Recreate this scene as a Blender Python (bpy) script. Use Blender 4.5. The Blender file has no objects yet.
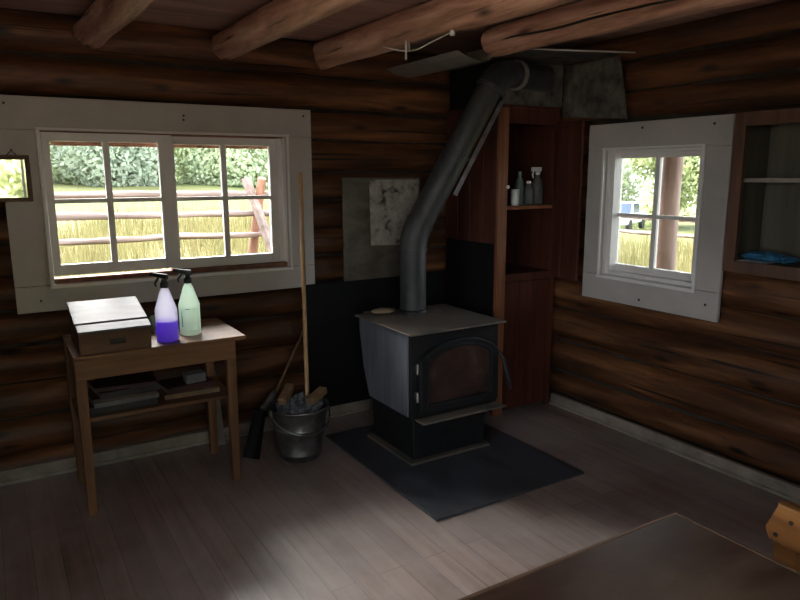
import bpy, bmesh, math, random
from mathutils import Vector, Matrix, noise
from math import radians, sin, cos, pi, sqrt, atan2
rnd = random.Random(7)
SC = bpy.context.scene
COL = SC.collection

# ------------------------------------------------------------------ materials
MATS = {}
def nodes(name):
    m = bpy.data.materials.new(name); m.use_nodes = True
    nt = m.node_tree; nt.nodes.clear()
    out = nt.nodes.new('ShaderNodeOutputMaterial')
    MATS[name] = m
    return m, nt, out
def principled(nt, out, rough=.6, metal=0., spec=.5):
    b = nt.nodes.new('ShaderNodeBsdfPrincipled')
    b.inputs['Roughness'].default_value = rough
    b.inputs['Metallic'].default_value = metal
    b.inputs['Specular IOR Level'].default_value = spec
    nt.links.new(b.outputs[0], out.inputs[0])
    return b
def coords(nt, scale, rot=(0, 0, 0), loc=(0, 0, 0)):
    tc = nt.nodes.new('ShaderNodeTexCoord'); mp = nt.nodes.new('ShaderNodeMapping')
    mp.inputs['Scale'].default_value = scale; mp.inputs['Rotation'].default_value = rot
    mp.inputs['Location'].default_value = loc
    nt.links.new(tc.outputs['Object'], mp.inputs[0])
    return mp.outputs[0]
def noise_tex(nt, vec, scale=1., detail=5., rough=.6, dist=0.):
    n = nt.nodes.new('ShaderNodeTexNoise')
    n.inputs['Scale'].default_value = scale; n.inputs['Detail'].default_value = detail
    n.inputs['Roughness'].default_value = rough; n.inputs['Distortion'].default_value = dist
    nt.links.new(vec, n.inputs['Vector'])
    return n.outputs[0]
def ramp(nt, fac, stops):
    r = nt.nodes.new('ShaderNodeValToRGB'); el = r.color_ramp.elements
    while len(el) < len(stops): el.new(.5)
    for e, (p, c) in zip(el, stops):
        e.position = p; e.color = (c[0], c[1], c[2], 1) if not isinstance(c, float) else (c, c, c, 1)
    nt.links.new(fac, r.inputs[0])
    return r.outputs[0]
def mixc(nt, fac, a, b, mode='MIX'):
    n = nt.nodes.new('ShaderNodeMix'); n.data_type = 'RGBA'; n.blend_type = mode
    if isinstance(fac, float): n.inputs[0].default_value = fac
    else: nt.links.new(fac, n.inputs[0])
    for i, v in ((6, a), (7, b)):
        if isinstance(v, tuple): n.inputs[i].default_value = (*v, 1)
        else: nt.links.new(v, n.inputs[i])
    return n.outputs[2]
def bump(nt, b, h, strength=.3, dist=.01):
    n = nt.nodes.new('ShaderNodeBump'); n.inputs['Strength'].default_value = strength
    n.inputs['Distance'].default_value = dist
    nt.links.new(h, n.inputs['Height']); nt.links.new(n.outputs[0], b.inputs['Normal'])
def stretch(axis, along, across):
    return tuple(along if i == axis else across for i in range(3))
def wood(name, dark, mid, light, axis=0, along=1.2, across=16, rough=.6, knots=True, bmp=.35, spec=.4, patch=.5, tight=1.):
    m, nt, out = nodes(name); b = principled(nt, out, rough, 0, spec)
    v = coords(nt, stretch(axis, along, across))
    grain = noise_tex(nt, v, 1., 8, .65, .4)
    c = ramp(nt, grain, [(.5 - .22 * tight, dark), (.5, mid), (.5 + .22 * tight, light)])
    v2 = coords(nt, stretch(axis, .5, 4.5), loc=(3.1, 1.7, 5.3))
    blot = noise_tex(nt, v2, 1., 3, .5)
    c = mixc(nt, patch, c, mixc(nt, 1.0, c, ramp(nt, blot, [(.3, (.35, .33, .32)), (.65, (1.25, 1.2, 1.15))]), 'MULTIPLY'))
    if knots:
        vo = nt.nodes.new('ShaderNodeTexVoronoi'); vo.inputs['Scale'].default_value = 1
        nt.links.new(coords(nt, stretch(axis, 2.2, 6.5), loc=(.4, .3, .2)), vo.inputs['Vector'])
        k = ramp(nt, vo.outputs['Distance'], [(.06, 1.0), (.17, 0.0)])
        c = mixc(nt, k, c, tuple(x * .35 for x in dark))
        v3 = coords(nt, stretch(axis, .7, 34))
        cr = ramp(nt, noise_tex(nt, v3, 1., 4, .5), [(.30, 1.0), (.36, 0.0)])
        c = mixc(nt, cr, c, tuple(x * .4 for x in dark))
    nt.links.new(c, b.inputs['Base Color'])
    bump(nt, b, grain, bmp, .006)
    return m
def plain(name, c1, c2=None, scale=8, rough=.5, metal=0., bmp=0., spec=.5, detail=5, contrast=(.35, .65)):
    m, nt, out = nodes(name); b = principled(nt, out, rough, metal, spec)
    n = noise_tex(nt, coords(nt, (scale,) * 3), 1., detail, .6)
    c2 = c2 or tuple(x * .8 for x in c1)
    nt.links.new(ramp(nt, n, [(contrast[0], c2), (contrast[1], c1)]), b.inputs['Base Color'])
    if bmp: bump(nt, b, n, bmp, .004)
    return m

for ax, nm in ((0, 'x'), (1, 'y')):
    wood('log_' + nm, (.022, .009, .005), (.108, .042, .016), (.27, .118, .048), ax, 1.1, 10, .55, True, 1., .4, .5, .85)
wood('beam', (.22, .105, .065), (.54, .30, .205), (.78, .53, .40), 1, 1.4, 16, .6, True, .9, .4, .7, .75)
wood('beam_end', (.06, .03, .015), (.16, .08, .04), (.22, .12, .07), 0, 8, 8, .8, False, .3)
wood('ceiling_wood', (.26, .15, .115), (.44, .27, .22), (.55, .36, .30), 0, .9, 16, .6, False, .2)
wood('red_wood', (.028, .008, .005), (.075, .021, .012), (.115, .036, .02), 2, 1.2, 18, .5, False, .2)
wood('red_wood_light', (.13, .046, .022), (.26, .098, .046), (.36, .15, .075), 2, 1.2, 18, .5, False, .2)
wood('cabinet_wood', (.04, .017, .010), (.095, .042, .024), (.135, .066, .038), 2, 1.2, 18, .55, False, .2)
wood('olive_panel', (.06, .05, .034), (.10, .088, .062), (.135, .12, .088), 2, .8, 14, .7, False, .2)
wood('table_wood', (.085, .038, .017), (.18, .085, .04), (.26, .135, .07), 0, 1.3, 20, .45, False, .2)
wood('table_leg_wood', (.10, .045, .02), (.21, .10, .045), (.30, .15, .075), 2, 1.3, 20, .5, False, .2)
wood('table_edge', (.07, .035, .02), (.14, .08, .05), (.2, .12, .08), 0, 1.3, 20, .5, False, .2)
wood('box_wood', (.06, .028, .014), (.12, .058, .028), (.17, .085, .042), 0, 1.3, 20, .5, False, .2)
wood('chair_wood', (.20, .075, .02), (.34, .14, .038), (.42, .20, .06), 1, 1.5, 24, .4, False, .15)
wood('pole_wood', (.45, .26, .12), (.6, .38, .19), (.7, .48, .27), 2, 1.2, 60, .45, False, .1)
wood('weathered', (.13, .09, .075), (.24, .17, .15), (.34, .26, .235), 0, 1.0, 14, .8, False, .4)
wood('weathered_red', (.16, .07, .045), (.25, .12, .08), (.34, .18, .12), 2, 1.0, 14, .8, False, .4)
wood('bark', (.10, .07, .06), (.22, .15, .13), (.32, .23, .20), 2, 1.5, 10, .8, True, .8)
plain('paint', (.50, .455, .42), (.44, .40, .37), 5, .5, 0, .05)
plain('sash_paint', (.80, .76, .73), (.73, .69, .66), 6, .45)
plain('baseboard_paint', (.32, .27, .225), (.18, .145, .115), 7, .5)
plain('chink', (.05, .035, .025), (.02, .014, .01), 12, .9)
plain('nail', (.05, .035, .025), (.03, .02, .015), 20, .5, .4)
plain('cast_iron', (.014, .0145, .016), (.008, .008, .009), 20, .5, .0, .1, .35)
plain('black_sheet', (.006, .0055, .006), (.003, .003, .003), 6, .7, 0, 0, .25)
plain('galvanized', (.30, .30, .30), (.15, .15, .15), 14, .38, .85, .05)
plain('dull_sheet', (.17, .155, .135), (.035, .032, .028), 11, .65, .15, .08, .5, 8)
plain('grey_sheet', (.34, .32, .29), (.24, .225, .20), 7, .5, .45, .05)
plain('chrome', (.55, .55, .55), (.45, .45, .45), 10, .28, 1.)
plain('black_plastic', (.025, .025, .027), (.018, .018, .02), 20, .4)
plain('white_plastic', (.7, .7, .66), (.62, .62, .58), 20, .4)
plain('paper', (.7, .68, .63), (.58, .56, .52), 12, .6)
plain('news', (.22, .22, .23), (.05, .06, .08), 40, .8, detail=8)
plain('cover_black', (.035, .03, .03), (.02, .018, .018), 12, .5)
plain('cover_brown', (.09, .055, .035), (.06, .035, .025), 12, .55)
plain('cover_maroon', (.05, .018, .015), (.035, .012, .01), 12, .55)
plain('old_pages', (.46, .41, .33), (.30, .26, .20), 60, .8)
plain('cover_grey', (.17, .17, .17), (.12, .12, .12), 12, .55)
plain('cover_tan', (.22, .15, .09), (.16, .11, .07), 12, .6)
plain('blue_cloth', (.025, .15, .27), (.015, .10, .20), 18, .85, 0, .3)
plain('green_cloth', (.42, .52, .34), (.34, .43, .27), 18, .85, 0, .3)
plain('pad_cloth', (.30, .22, .13), (.2, .14, .08), 30, .9, 0, .3)
plain('wire_white', (.65, .63, .60), (.55, .53, .5), 20, .4)
plain('kindling', (.30, .19, .10), (.19, .115, .06), 16, .7, 0, .1)
plain('ink', (.12, .17, .16), (.1, .14, .13), 10, .6)
plain('truck_paint', (.75, .75, .76), (.7, .7, .71), 3, .3)
plain('truck_glass', (.03, .05, .09), (.02, .035, .07), 3, .1)
plain('tyre', (.03, .03, .03), (.02, .02, .02), 9, .8)
plain('trunk', (.20, .15, .11), (.12, .09, .065), 9, .9, 0, .4)
plain('bounce_ground', (.56, .46, .41), (.44, .36, .32), 3, .95, 0, .2)
plain('roofing', (.13, .11, .10), (.09, .08, .07), 5, .9)

def leafmat(name, c1, c2):
    m, nt, out = nodes(name)
    n = noise_tex(nt, coords(nt, (1.1,) * 3), 1., 5, .6)
    col = ramp(nt, n, [(.35, c2), (.65, c1)])
    d = nt.nodes.new('ShaderNodeBsdfDiffuse'); t = nt.nodes.new('ShaderNodeBsdfTranslucent'); mx = nt.nodes.new('ShaderNodeMixShader')
    mx.inputs[0].default_value = .5
    nt.links.new(col, d.inputs[0]); nt.links.new(col, t.inputs[0])
    nt.links.new(d.outputs[0], mx.inputs[1]); nt.links.new(t.outputs[0], mx.inputs[2]); nt.links.new(mx.outputs[0], out.inputs[0])
leafmat('leaf_pale', (.60, .63, .37), (.48, .53, .33))  # tree leaf colours are lightened to stand in for outdoor haze
leafmat('leaf_mid', (.50, .55, .36), (.40, .46, .32))
leafmat('leaf_dark', (.42, .47, .35), (.34, .39, .31))
leafmat('grass_blade', (.19, .157, .076), (.127, .127, .052))

def translucent(name, col, transp, trans_w=.5, rough=.3):
    m, nt, out = nodes(name)
    p = nt.nodes.new('ShaderNodeBsdfPrincipled'); p.inputs['Base Color'].default_value = (*col, 1); p.inputs['Roughness'].default_value = rough
    t = nt.nodes.new('ShaderNodeBsdfTranslucent'); t.inputs[0].default_value = (*col, 1)
    tr = nt.nodes.new('ShaderNodeBsdfTransparent')
    m1 = nt.nodes.new('ShaderNodeMixShader'); m1.inputs[0].default_value = trans_w
    m2 = nt.nodes.new('ShaderNodeMixShader'); m2.inputs[0].default_value = transp
    nt.links.new(p.outputs[0], m1.inputs[1]); nt.links.new(t.outputs[0], m1.inputs[2])
    nt.links.new(m1.outputs[0], m2.inputs[1]); nt.links.new(tr.outputs[0], m2.inputs[2]); nt.links.new(m2.outputs[0], out.inputs[0])
translucent('bottle_plastic', (.86, .84, .95), .35, .6)
translucent('bottle_plastic_green', (.78, .93, .80), .22, .6)
translucent('purple_liquid', (.30, .035, 1.0), .06, .7)
translucent('label', (.85, .95, .87), .12, .65)
translucent('green_bottle', (.22, .30, .24), .3, .4)
translucent('clear_bottle', (.28, .28, .26), .5, .4)
def glass():
    m, nt, out = nodes('window_glass')
    tr = nt.nodes.new('ShaderNodeBsdfTransparent'); tr.inputs[0].default_value = (.95, .96, .95, 1)
    g = nt.nodes.new('ShaderNodeBsdfGlossy'); g.inputs['Roughness'].default_value = .03
    fr = nt.nodes.new('ShaderNodeFresnel'); fr.inputs[0].default_value = 1.45
    mx = nt.nodes.new('ShaderNodeMixShader')
    nt.links.new(fr.outputs[0], mx.inputs[0]); nt.links.new(tr.outputs[0], mx.inputs[1]); nt.links.new(g.outputs[0], mx.inputs[2]); nt.links.new(mx.outputs[0], out.inputs[0])
glass()
def mirror_mat():
    m, nt, out = nodes('mirror_glass'); b = principled(nt, out, .02, 1.)
    n = noise_tex(nt, coords(nt, (14, 14, 14)), 1., 4)
    nt.links.new(ramp(nt, n, [(.2, (.8, .8, .76)), (.6, (.88, .88, .84))]), b.inputs['Base Color'])
mirror_mat()
def floor_mat():
    m, nt, out = nodes('floor_planks'); b = principled(nt, out, .4, 0, .5)
    br = nt.nodes.new('ShaderNodeTexBrick')
    v = coords(nt, (1, 1, 1), rot=(0, 0, radians(90)))
    nt.links.new(v, br.inputs['Vector'])
    br.inputs['Scale'].default_value = 1.; br.inputs['Brick Width'].default_value = 1.9; br.inputs['Row Height'].default_value = .105
    br.inputs['Mortar Size'].default_value = .0022; br.inputs['Mortar Smooth'].default_value = .1; br.inputs['Bias'].default_value = 0
    br.inputs['Color1'].default_value = (.145, .092, .074, 1); br.inputs['Color2'].default_value = (.26, .19, .165, 1); br.inputs['Mortar'].default_value = (.045, .029, .023, 1)
    br.offset = .37
    g = noise_tex(nt, coords(nt, (26, 1.6, 20)), 1., 7, .65, .3)
    c = mixc(nt, 1., br.outputs[0], ramp(nt, g, [(.3, (.55, .52, .50)), (.7, (1.3, 1.28, 1.25))]), 'MULTIPLY')
    # foot-worn pale area with blotches
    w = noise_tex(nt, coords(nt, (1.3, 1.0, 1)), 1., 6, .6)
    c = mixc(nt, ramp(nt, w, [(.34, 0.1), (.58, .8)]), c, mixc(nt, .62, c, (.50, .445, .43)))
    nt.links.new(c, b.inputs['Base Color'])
    nt.links.new(ramp(nt, noise_tex(nt, coords(nt, (9, 3, 9)), 1., 6), [(.3, .30), (.7, .48)]), b.inputs['Roughness'])
    bump(nt, b, br.outputs['Fac'], -.4, .004)
floor_mat()
def pad_mat():
    m, nt, out = nodes('hearth_sheet'); b = principled(nt, out, .42, 0., .5)
    n = noise_tex(nt, coords(nt, (7, 3, 5)), 1., 7, .65, .5)
    nt.links.new(ramp(nt, n, [(.3, (.024, .025, .031)), (.7, (.072, .076, .092))]), b.inputs['Base Color'])
    nt.links.new(ramp(nt, n, [(.3, .34), (.7, .55)]), b.inputs['Roughness'])
pad_mat()
def stove_mats():
    m, nt, out = nodes('stove_side_lit_iron'); b = principled(nt, out, .5, 0., .5)
    n = noise_tex(nt, coords(nt, (14, 14, 2)), 1., 6, .6, .6)
    nt.links.new(ramp(nt, n, [(.3, (.075, .08, .095)), (.7, (.15, .16, .185))]), b.inputs['Base Color'])  # bluish light from the window is put into the side colour
    m, nt, out = nodes('stove_top_iron'); b = principled(nt, out, .42, 0., .5)
    n = noise_tex(nt, coords(nt, (5, 5, 5)), 1., 6, .6, .6)
    nt.links.new(ramp(nt, n, [(.3, (.06, .055, .05)), (.5, (.11, .095, .08)), (.7, (.17, .12, .09))]), b.inputs['Base Color'])  # on the top plate this brownish grey carries the glossy reflection
    m, nt, out = nodes('sooty_glass'); b = principled(nt, out, .25, 0., .5)
    n = noise_tex(nt, coords(nt, (6, 6, 6), loc=(2, 1, .3)), 1., 5, .6, .4)
    nt.links.new(ramp(nt, n, [(.3, (.02, .014, .013)), (.55, (.055, .03, .024)), (.75, (.085, .072, .058))]), b.inputs['Base Color'])
    m, nt, out = nodes('pipe_steel'); b = principled(nt, out, .52, .25)
    n = noise_tex(nt, coords(nt, (9, 9, 5)), 1., 6, .6, .6)
    nt.links.new(ramp(nt, n, [(.3, (.024, .024, .025)), (.7, (.065, .064, .062))]), b.inputs['Base Color'])
    m, nt, out = nodes('old_tin'); b = principled(nt, out, .5, .4)
    n = noise_tex(nt, coords(nt, (6, 6, 9)), 1., 7, .65, .8)
    nt.links.new(ramp(nt, n, [(.25, (.06, .05, .036)), (.55, (.15, .128, .098)), (.8, (.21, .18, .14))]), b.inputs['Base Color'])
    m, nt, out = nodes('worn_silver'); b = principled(nt, out, .5, .1)
    n = noise_tex(nt, coords(nt, (13, 13, 13)), 1., 7, .65, .4)
    nt.links.new(ramp(nt, n, [(.36, (.05, .042, .034)), (.44, (.33, .295, .25)), (.70, (.60, .55, .49))]), b.inputs['Base Color'])
    m, nt, out = nodes('dark_tabletop'); b = principled(nt, out, .5, 0., .5)
    n = noise_tex(nt, coords(nt, (2.2, 5, 4), loc=(1, 2, 0)), 1., 7, .6, .7)
    nt.links.new(ramp(nt, n, [(.36, (.045, .017, .009)), (.5, (.075, .042, .026)), (.64, (.12, .08, .054))]), b.inputs['Base Color'])
    nt.links.new(ramp(nt, n, [(.3, .42), (.7, .6)]), b.inputs['Roughness'])
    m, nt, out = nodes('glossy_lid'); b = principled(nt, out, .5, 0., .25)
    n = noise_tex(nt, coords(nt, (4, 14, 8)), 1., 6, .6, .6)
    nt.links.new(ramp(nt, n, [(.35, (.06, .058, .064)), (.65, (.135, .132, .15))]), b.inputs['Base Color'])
stove_mats()
def meadow_mat():
    m, nt, out = nodes('meadow'); b = principled(nt, out, .95, 0, .1)
    n = noise_tex(nt, coords(nt, (.35, .8, .5)), 1., 7, .65)
    n2 = noise_tex(nt, coords(nt, (.07, .12, .1), loc=(5, 3, 0)), 1., 4, .5)
    c1 = ramp(nt, n, [(.3, (.08, .08, .03)), (.55, (.122, .105, .047)), (.75, (.147, .118, .067))])
    c2 = ramp(nt, n, [(.3, (.067, .09, .035)), (.7, (.10, .113, .046))])
    nt.links.new(mixc(nt, ramp(nt, n2, [(.4, 0.0), (.6, 1.0)]), c1, c2), b.inputs['Base Color'])
meadow_mat()

# ------------------------------------------------------------------ mesh builder
class MB:
    def __init__(s): s.v = []; s.f = []; s.m = []; s.sm = []
    def add(s, vs, fs, mi=0, smooth=False):
        o = len(s.v); s.v += [tuple(v) for v in vs]
        for f in fs: s.f.append([i + o for i in f]); s.m.append(mi); s.sm.append(smooth)
        return s
    def box(s, a, b, mi=0, M=None):
        x0, y0, z0 = a; x1, y1, z1 = b
        x0, x1 = min(x0, x1), max(x0, x1); y0, y1 = min(y0, y1), max(y0, y1); z0, z1 = min(z0, z1), max(z0, z1)
        vs = [(x0,y0,z0),(x1,y0,z0),(x1,y1,z0),(x0,y1,z0),(x0,y0,z1),(x1,y0,z1),(x1,y1,z1),(x0,y1,z1)]
        if M is not None: vs = [M @ Vector(v) for v in vs]
        return s.add(vs, [(0,3,2,1),(4,5,6,7),(0,1,5,4),(1,2,6,5),(2,3,7,6),(3,0,4,7)], mi)
    def hexa(s, vs, mi=0):   # 4 bottom ccw, 4 top ccw
        return s.add(vs, [(0,3,2,1),(4,5,6,7),(0,1,5,4),(1,2,6,5),(2,3,7,6),(3,0,4,7)], mi)
    def tube(s, pts, r, n=14, mi=0, caps=True, smooth=True, capmi=None):
        pts = [Vector(p) for p in pts]; rs = r if isinstance(r, (list, tuple)) else [r] * len(pts)
        rings = []; up = None
        for i, p in enumerate(pts):
            if i == 0: t = pts[1] - p
            elif i == len(pts) - 1: t = p - pts[i-1]
            else: t = (pts[i+1] - p).normalized() + (p - pts[i-1]).normalized()
            t.normalize()
            if up is None: up = Vector((0, 0, 1)) if abs(t.z) < .9 else Vector((1, 0, 0))
            a = (up - t * up.dot(t)).normalized(); b = t.cross(a); up = a
            rings.append([p + (a * cos(2*pi*k/n) + b * sin(2*pi*k/n)) * rs[i] for k in range(n)])
        vs = [q for R in rings for q in R]; fs = []
        for i in range(len(pts) - 1):
            for k in range(n):
                fs.append((i*n+k, i*n+(k+1) % n, (i+1)*n+(k+1) % n, (i+1)*n+k))
        s.add(vs, fs, mi, smooth)
        if caps:
            cm = mi if capmi is None else capmi
            s.add(rings[0], [tuple(reversed(range(n)))], cm); s.add(rings[-1], [tuple(range(n))], cm)
        return s
    def lathe(s, prof, c=(0, 0, 0), n=24, mi=0, smooth=True, caps=True):
        vs = []; fs = []
        for r, z in prof:
            for k in range(n): vs.append((c[0] + r*cos(2*pi*k/n), c[1] + r*sin(2*pi*k/n), c[2] + z))
        for i in range(len(prof) - 1):
            for k in range(n): fs.append((i*n+k, i*n+(k+1) % n, (i+1)*n+(k+1) % n, (i+1)*n+k))
        s.add(vs, fs, mi, smooth)
        if caps:
            s.add(vs[:n], [tuple(reversed(range(n)))], mi); s.add(vs[-n:], [tuple(range(n))], mi)
        return s
    def prism(s, poly, to3, d, mi=0):     # poly 2-D, to3(u,v,w) with w 0..d
        n = len(poly)
        vs = [to3(u, v, 0) for u, v in poly] + [to3(u, v, d) for u, v in poly]
        fs = [tuple(range(n)), tuple(reversed(range(n, 2*n)))] + [(i, n+i, n+(i+1) % n, (i+1) % n) for i in range(n)]
        return s.add(vs, fs, mi)
    def log(s, p0, p1, r, seed, axis, n=22, mi=0, capmi=1, amp=1.):
        p0 = Vector(p0); p1 = Vector(p1); L = (p1 - p0).length; m = max(2, int(L / .07)); t = (p1 - p0).normalized()
        a = Vector((0, 0, 1)); a = (a - t * a.dot(t)).normalized(); b = t.cross(a)
        vs = []
        for i in range(m + 1):
            u = i / m; P = p0.lerp(p1, u); d = u * L
            w = Vector((0, 0, 0))
            g = noise.noise(Vector((seed * 3.7, d * .7, 1))) * .012 * amp
            for k in range(n):
                th = 2*pi*k/n
                q = a * cos(th) + b * sin(th)
                dr = noise.noise(Vector((cos(th)*1.3 + seed * 7.1, sin(th)*1.3, d * 1.6))) * .014 * amp + noise.noise(Vector((cos(th)*3 + seed, sin(th)*3, d * 5))) * .005 * amp
                vs.append(P + q * (r + dr) + b * g * .4 + a * g)
        fs = [(i*n+k, i*n+(k+1) % n, (i+1)*n+(k+1) % n, (i+1)*n+k) for i in range(m) for k in range(n)]
        s.add(vs, fs, mi, True)
        s.add(vs[:n], [tuple(reversed(range(n)))], capmi); s.add(vs[-n:], [tuple(range(n))], capmi)
        return s
    def sphere(s, c, r, mi=0, n=14, jit=0., seed=0):
        rx, ry, rz = r if isinstance(r, (tuple, list)) else (r, r, r)
        vs = [(c[0], c[1], c[2] - rz)]
        m = n // 2
        for i in range(1, m):
            ph = -pi/2 + pi*i/m
            for k in range(n):
                th = 2*pi*k/n; d = Vector((cos(ph)*cos(th), cos(ph)*sin(th), sin(ph)))
                q = 1 + jit * noise.noise(d * 2.3 + Vector((seed, 0, 0)))
                vs.append((c[0] + rx*d.x*q, c[1] + ry*d.y*q, c[2] + rz*d.z*q))
        vs.append((c[0], c[1], c[2] + rz)); e = len(vs) - 1
        fs = [(0, 1+(k+1) % n, 1+k) for k in range(n)]
        for i in range(m - 2):
            for k in range(n): fs.append((1+i*n+k, 1+i*n+(k+1) % n, 1+(i+1)*n+(k+1) % n, 1+(i+1)*n+k))
        fs += [(e, 1+(m-2)*n+k, 1+(m-2)*n+(k+1) % n) for k in range(n)]
        return s.add(vs, fs, mi, jit < .3)

def wloc(o):
    v = Vector((0, 0, 0))
    while o is not None: v += o.location; o = o.parent
    return v
def build(name, mb, mats, parent=None, bevel=0., label=None, cat=None, group=None, kind=None):
    """one mesh object; vertices are given in world space, the object's own origin sits at its base"""
    if isinstance(mats, str): mats = [mats]
    if parent is None:
        xs, ys, zs = zip(*mb.v)
        org = Vector(((min(xs)+max(xs))/2, (min(ys)+max(ys))/2, min(zs)))
    else: org = wloc(parent)
    me = bpy.data.meshes.new(name)
    me.from_pydata([tuple(Vector(v) - org) for v in mb.v], [], mb.f)
    for p, mi, sm in zip(me.polygons, mb.m, mb.sm): p.material_index = mi; p.use_smooth = sm
    for m in mats: me.materials.append(MATS[m])
    bm = bmesh.new(); bm.from_mesh(me); bmesh.ops.recalc_face_normals(bm, faces=bm.faces); bm.to_mesh(me); bm.free()
    o = bpy.data.objects.new(name, me); COL.objects.link(o)
    if parent is None: o.location = org
    else: o.parent = parent; o.location = (0, 0, 0)
    if bevel:
        md = o.modifiers.new('bevel', 'BEVEL'); md.width = bevel; md.segments = 2; md.limit_method = 'ANGLE'; md.angle_limit = radians(40)
    tag(o, label, cat, group, kind)
    return o
def tag(o, label=None, cat=None, group=None, kind=None):
    for k, v in (('label', label), ('category', cat), ('group', group), ('kind', kind)):
        if v: o[k] = v
def thing(name, loc, label=None, cat=None, group=None, kind=None):
    o = bpy.data.objects.new(name, None); COL.objects.link(o); o.location = loc; o.empty_display_size = .1
    tag(o, label, cat, group, kind)
    return o
def copy_tree(o, parent=None):
    c = o.copy(); COL.objects.link(c)
    if parent: c.parent = parent
    for ch in list(o.children): copy_tree(ch, c)
    return c
def B(a, b, mi=0): return MB().box(a, b, mi)

# ------------------------------------------------------------------ the room
XW, YS, ZC = -4.4, -4.75, 2.33
CAMX, CAMY, CAMZ = -3.164, -3.760, 1.55
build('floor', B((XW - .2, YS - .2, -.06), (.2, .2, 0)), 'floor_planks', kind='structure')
c = MB()
y = YS - .25; i = 0
while y < .25:
    c.box((XW - .25, y, ZC), (.25, min(y + .172, .26), ZC + .03)); y += .175; i += 1
c.box((XW - .25, YS - .25, ZC + .031), (.25, .26, ZC + .06))
build('ceiling', c, 'ceiling_wood', kind='structure')
c = MB(); c.box((XW - .35, YS - .35, 2.62), (1.6, .45, 2.7))
build('roof', c, 'roofing', kind='structure')

def log_wall(name, axis, center, u0, u1, bounds, openings, mat, seed):
    """logs lying along x (axis 0) or y (axis 1); openings are (u0, u1, z0, z1)"""
    mb = MB(); P = (lambda u, z: (u, center, z)) if axis == 0 else (lambda u, z: (center, u, z))
    for i in range(len(bounds) - 1):
        z0, z1 = bounds[i], bounds[i+1]; r = (z1 - z0) / 2 - .001; zc = (z0 + z1) / 2
        segs = [(u0, u1)]
        for (a, b, lo, hi) in openings:
            if z1 > lo - .0 and z0 < hi + .0:
                segs = [t for (p, q) in segs for t in ((p, a), (b, q))]
        for p, q in segs: mb.log(P(p, zc), P(q, zc), r, seed + i * 1.37, axis)
    # dark chinking behind the joints, cut at the openings
    us = sorted({u0, u1} | {o[0] for o in openings} | {o[1] for o in openings})
    for p, q in zip(us, us[1:]):
        op = [o for o in openings if o[0] <= p and q <= o[1]]
        zz = [(bounds[0], bounds[-1])] if not op else [(bounds[0], op[0][2]), (op[0][3], bounds[-1])]
        for lo, hi in zz:
            if axis == 0: mb.box((p, center - .03, lo), (q, center + .05, hi), 2)
            else: mb.box((center - .03, p, lo), (center + .05, q, hi), 2)
    return build(name, mb, [mat, 'beam_end', 'chink'], kind='structure')
bA = [-.08, .12, .31, .50, .69, .87, 1.05, 1.22, 1.39, 1.56, 1.75, 1.93, 2.13, 2.33, 2.5, 2.62]
bB = [-.06, .05, .22, .43, .66, .86, 1.06, 1.26, 1.46, 1.66, 1.86, 2.02, 2.195, 2.36, 2.5, 2.62]
WA = (-2.935, -1.62, .985, 1.79)
WB = (-1.62, -.84, .925, 1.70)
WS = (-3.98, -2.38, .33, 2.12)      # back wall window, seen in the little mirror
WW = (-4.2, -2.25, .75, 2.05)       # window in the wall at the photographer's left
log_wall('wall_north', 0, .13, XW - .3, .3, bA, [WA], 'log_x', 1.)
log_wall('wall_east', 1, .135, YS - .3, .02, bB, [WB], 'log_y', 40.)
log_wall('wall_south', 0, YS - .13, XW - .3, .3, bA, [WS], 'log_x', 80.)
log_wall('wall_west', 1, XW - .13, YS - .0, .02, bB, [WW], 'log_y', 120.)

bb = B((XW, .0, 0), (-.5, .035, .075)); bb.box((XW, -.012, 0), (-.5, .0, .02))
build('baseboard_north', bb, 'baseboard_paint', bevel=.004, kind='structure')
bb = B((.0, -.55, 0), (.03, YS, .075)); bb.box((-.012, -.55, 0), (0, YS, .02))
build('baseboard_east', bb, 'baseboard_paint', bevel=.004, kind='structure')

# ------------------------------------------------------------------ windows
def casing_and_box(root, F, op, tr, casz):
    """F(u, d, z) -> world (u along the wall, d depth outwards). op = clear opening, tr = outer casing"""
    def bx(a, b): return MB().box(F(*a), F(*b))
    u0, u1, z0, z1 = op; a0, a1, c0, c1 = tr
    build('head_casing', bx((a0, 0, z1), (a1, .025, c1)), 'paint', root, .003)
    build('sill_casing', bx((a0, 0, c0), (a1, .025, z0)), 'paint', root, .003)
    build('side_casing', bx((a0, 0.002, z0 + .0015), (u0, .024, z1 - .0015)), 'paint', root, .002)
    build('side_casing', bx((u1, 0.002, z0 + .0015), (a1, .024, z1 - .0015)), 'paint', root, .002)
    j = bx((u0 - .02, .025, z0 - .02), (u1 + .02, casz, z0)); j.box(F(u0 - .02, .025, z1), F(u1 + .02, casz, z1 + .02))
    j.box(F(u0 - .02, .025, z0), F(u0, casz, z1)); j.box(F(u1, .025, z0), F(u1 + .02, casz, z1))
    build('jamb_box', j, 'sash_paint', root)
    # small lip around the inside of the opening
    l = bx((u0 - .018, -.012, z0 - .018), (u1 + .018, .0, z0)); l.box(F(u0 - .018, -.012, z1), F(u1 + .018, 0, z1 + .012))
    l.box(F(u0 - .018, -.012, z0), F(u0, 0, z1)); l.box(F(u1, -.012, z0), F(u1 + .012, 0, z1))
    build('stop_moulding', l, 'sash_paint', root, .002)
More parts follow.
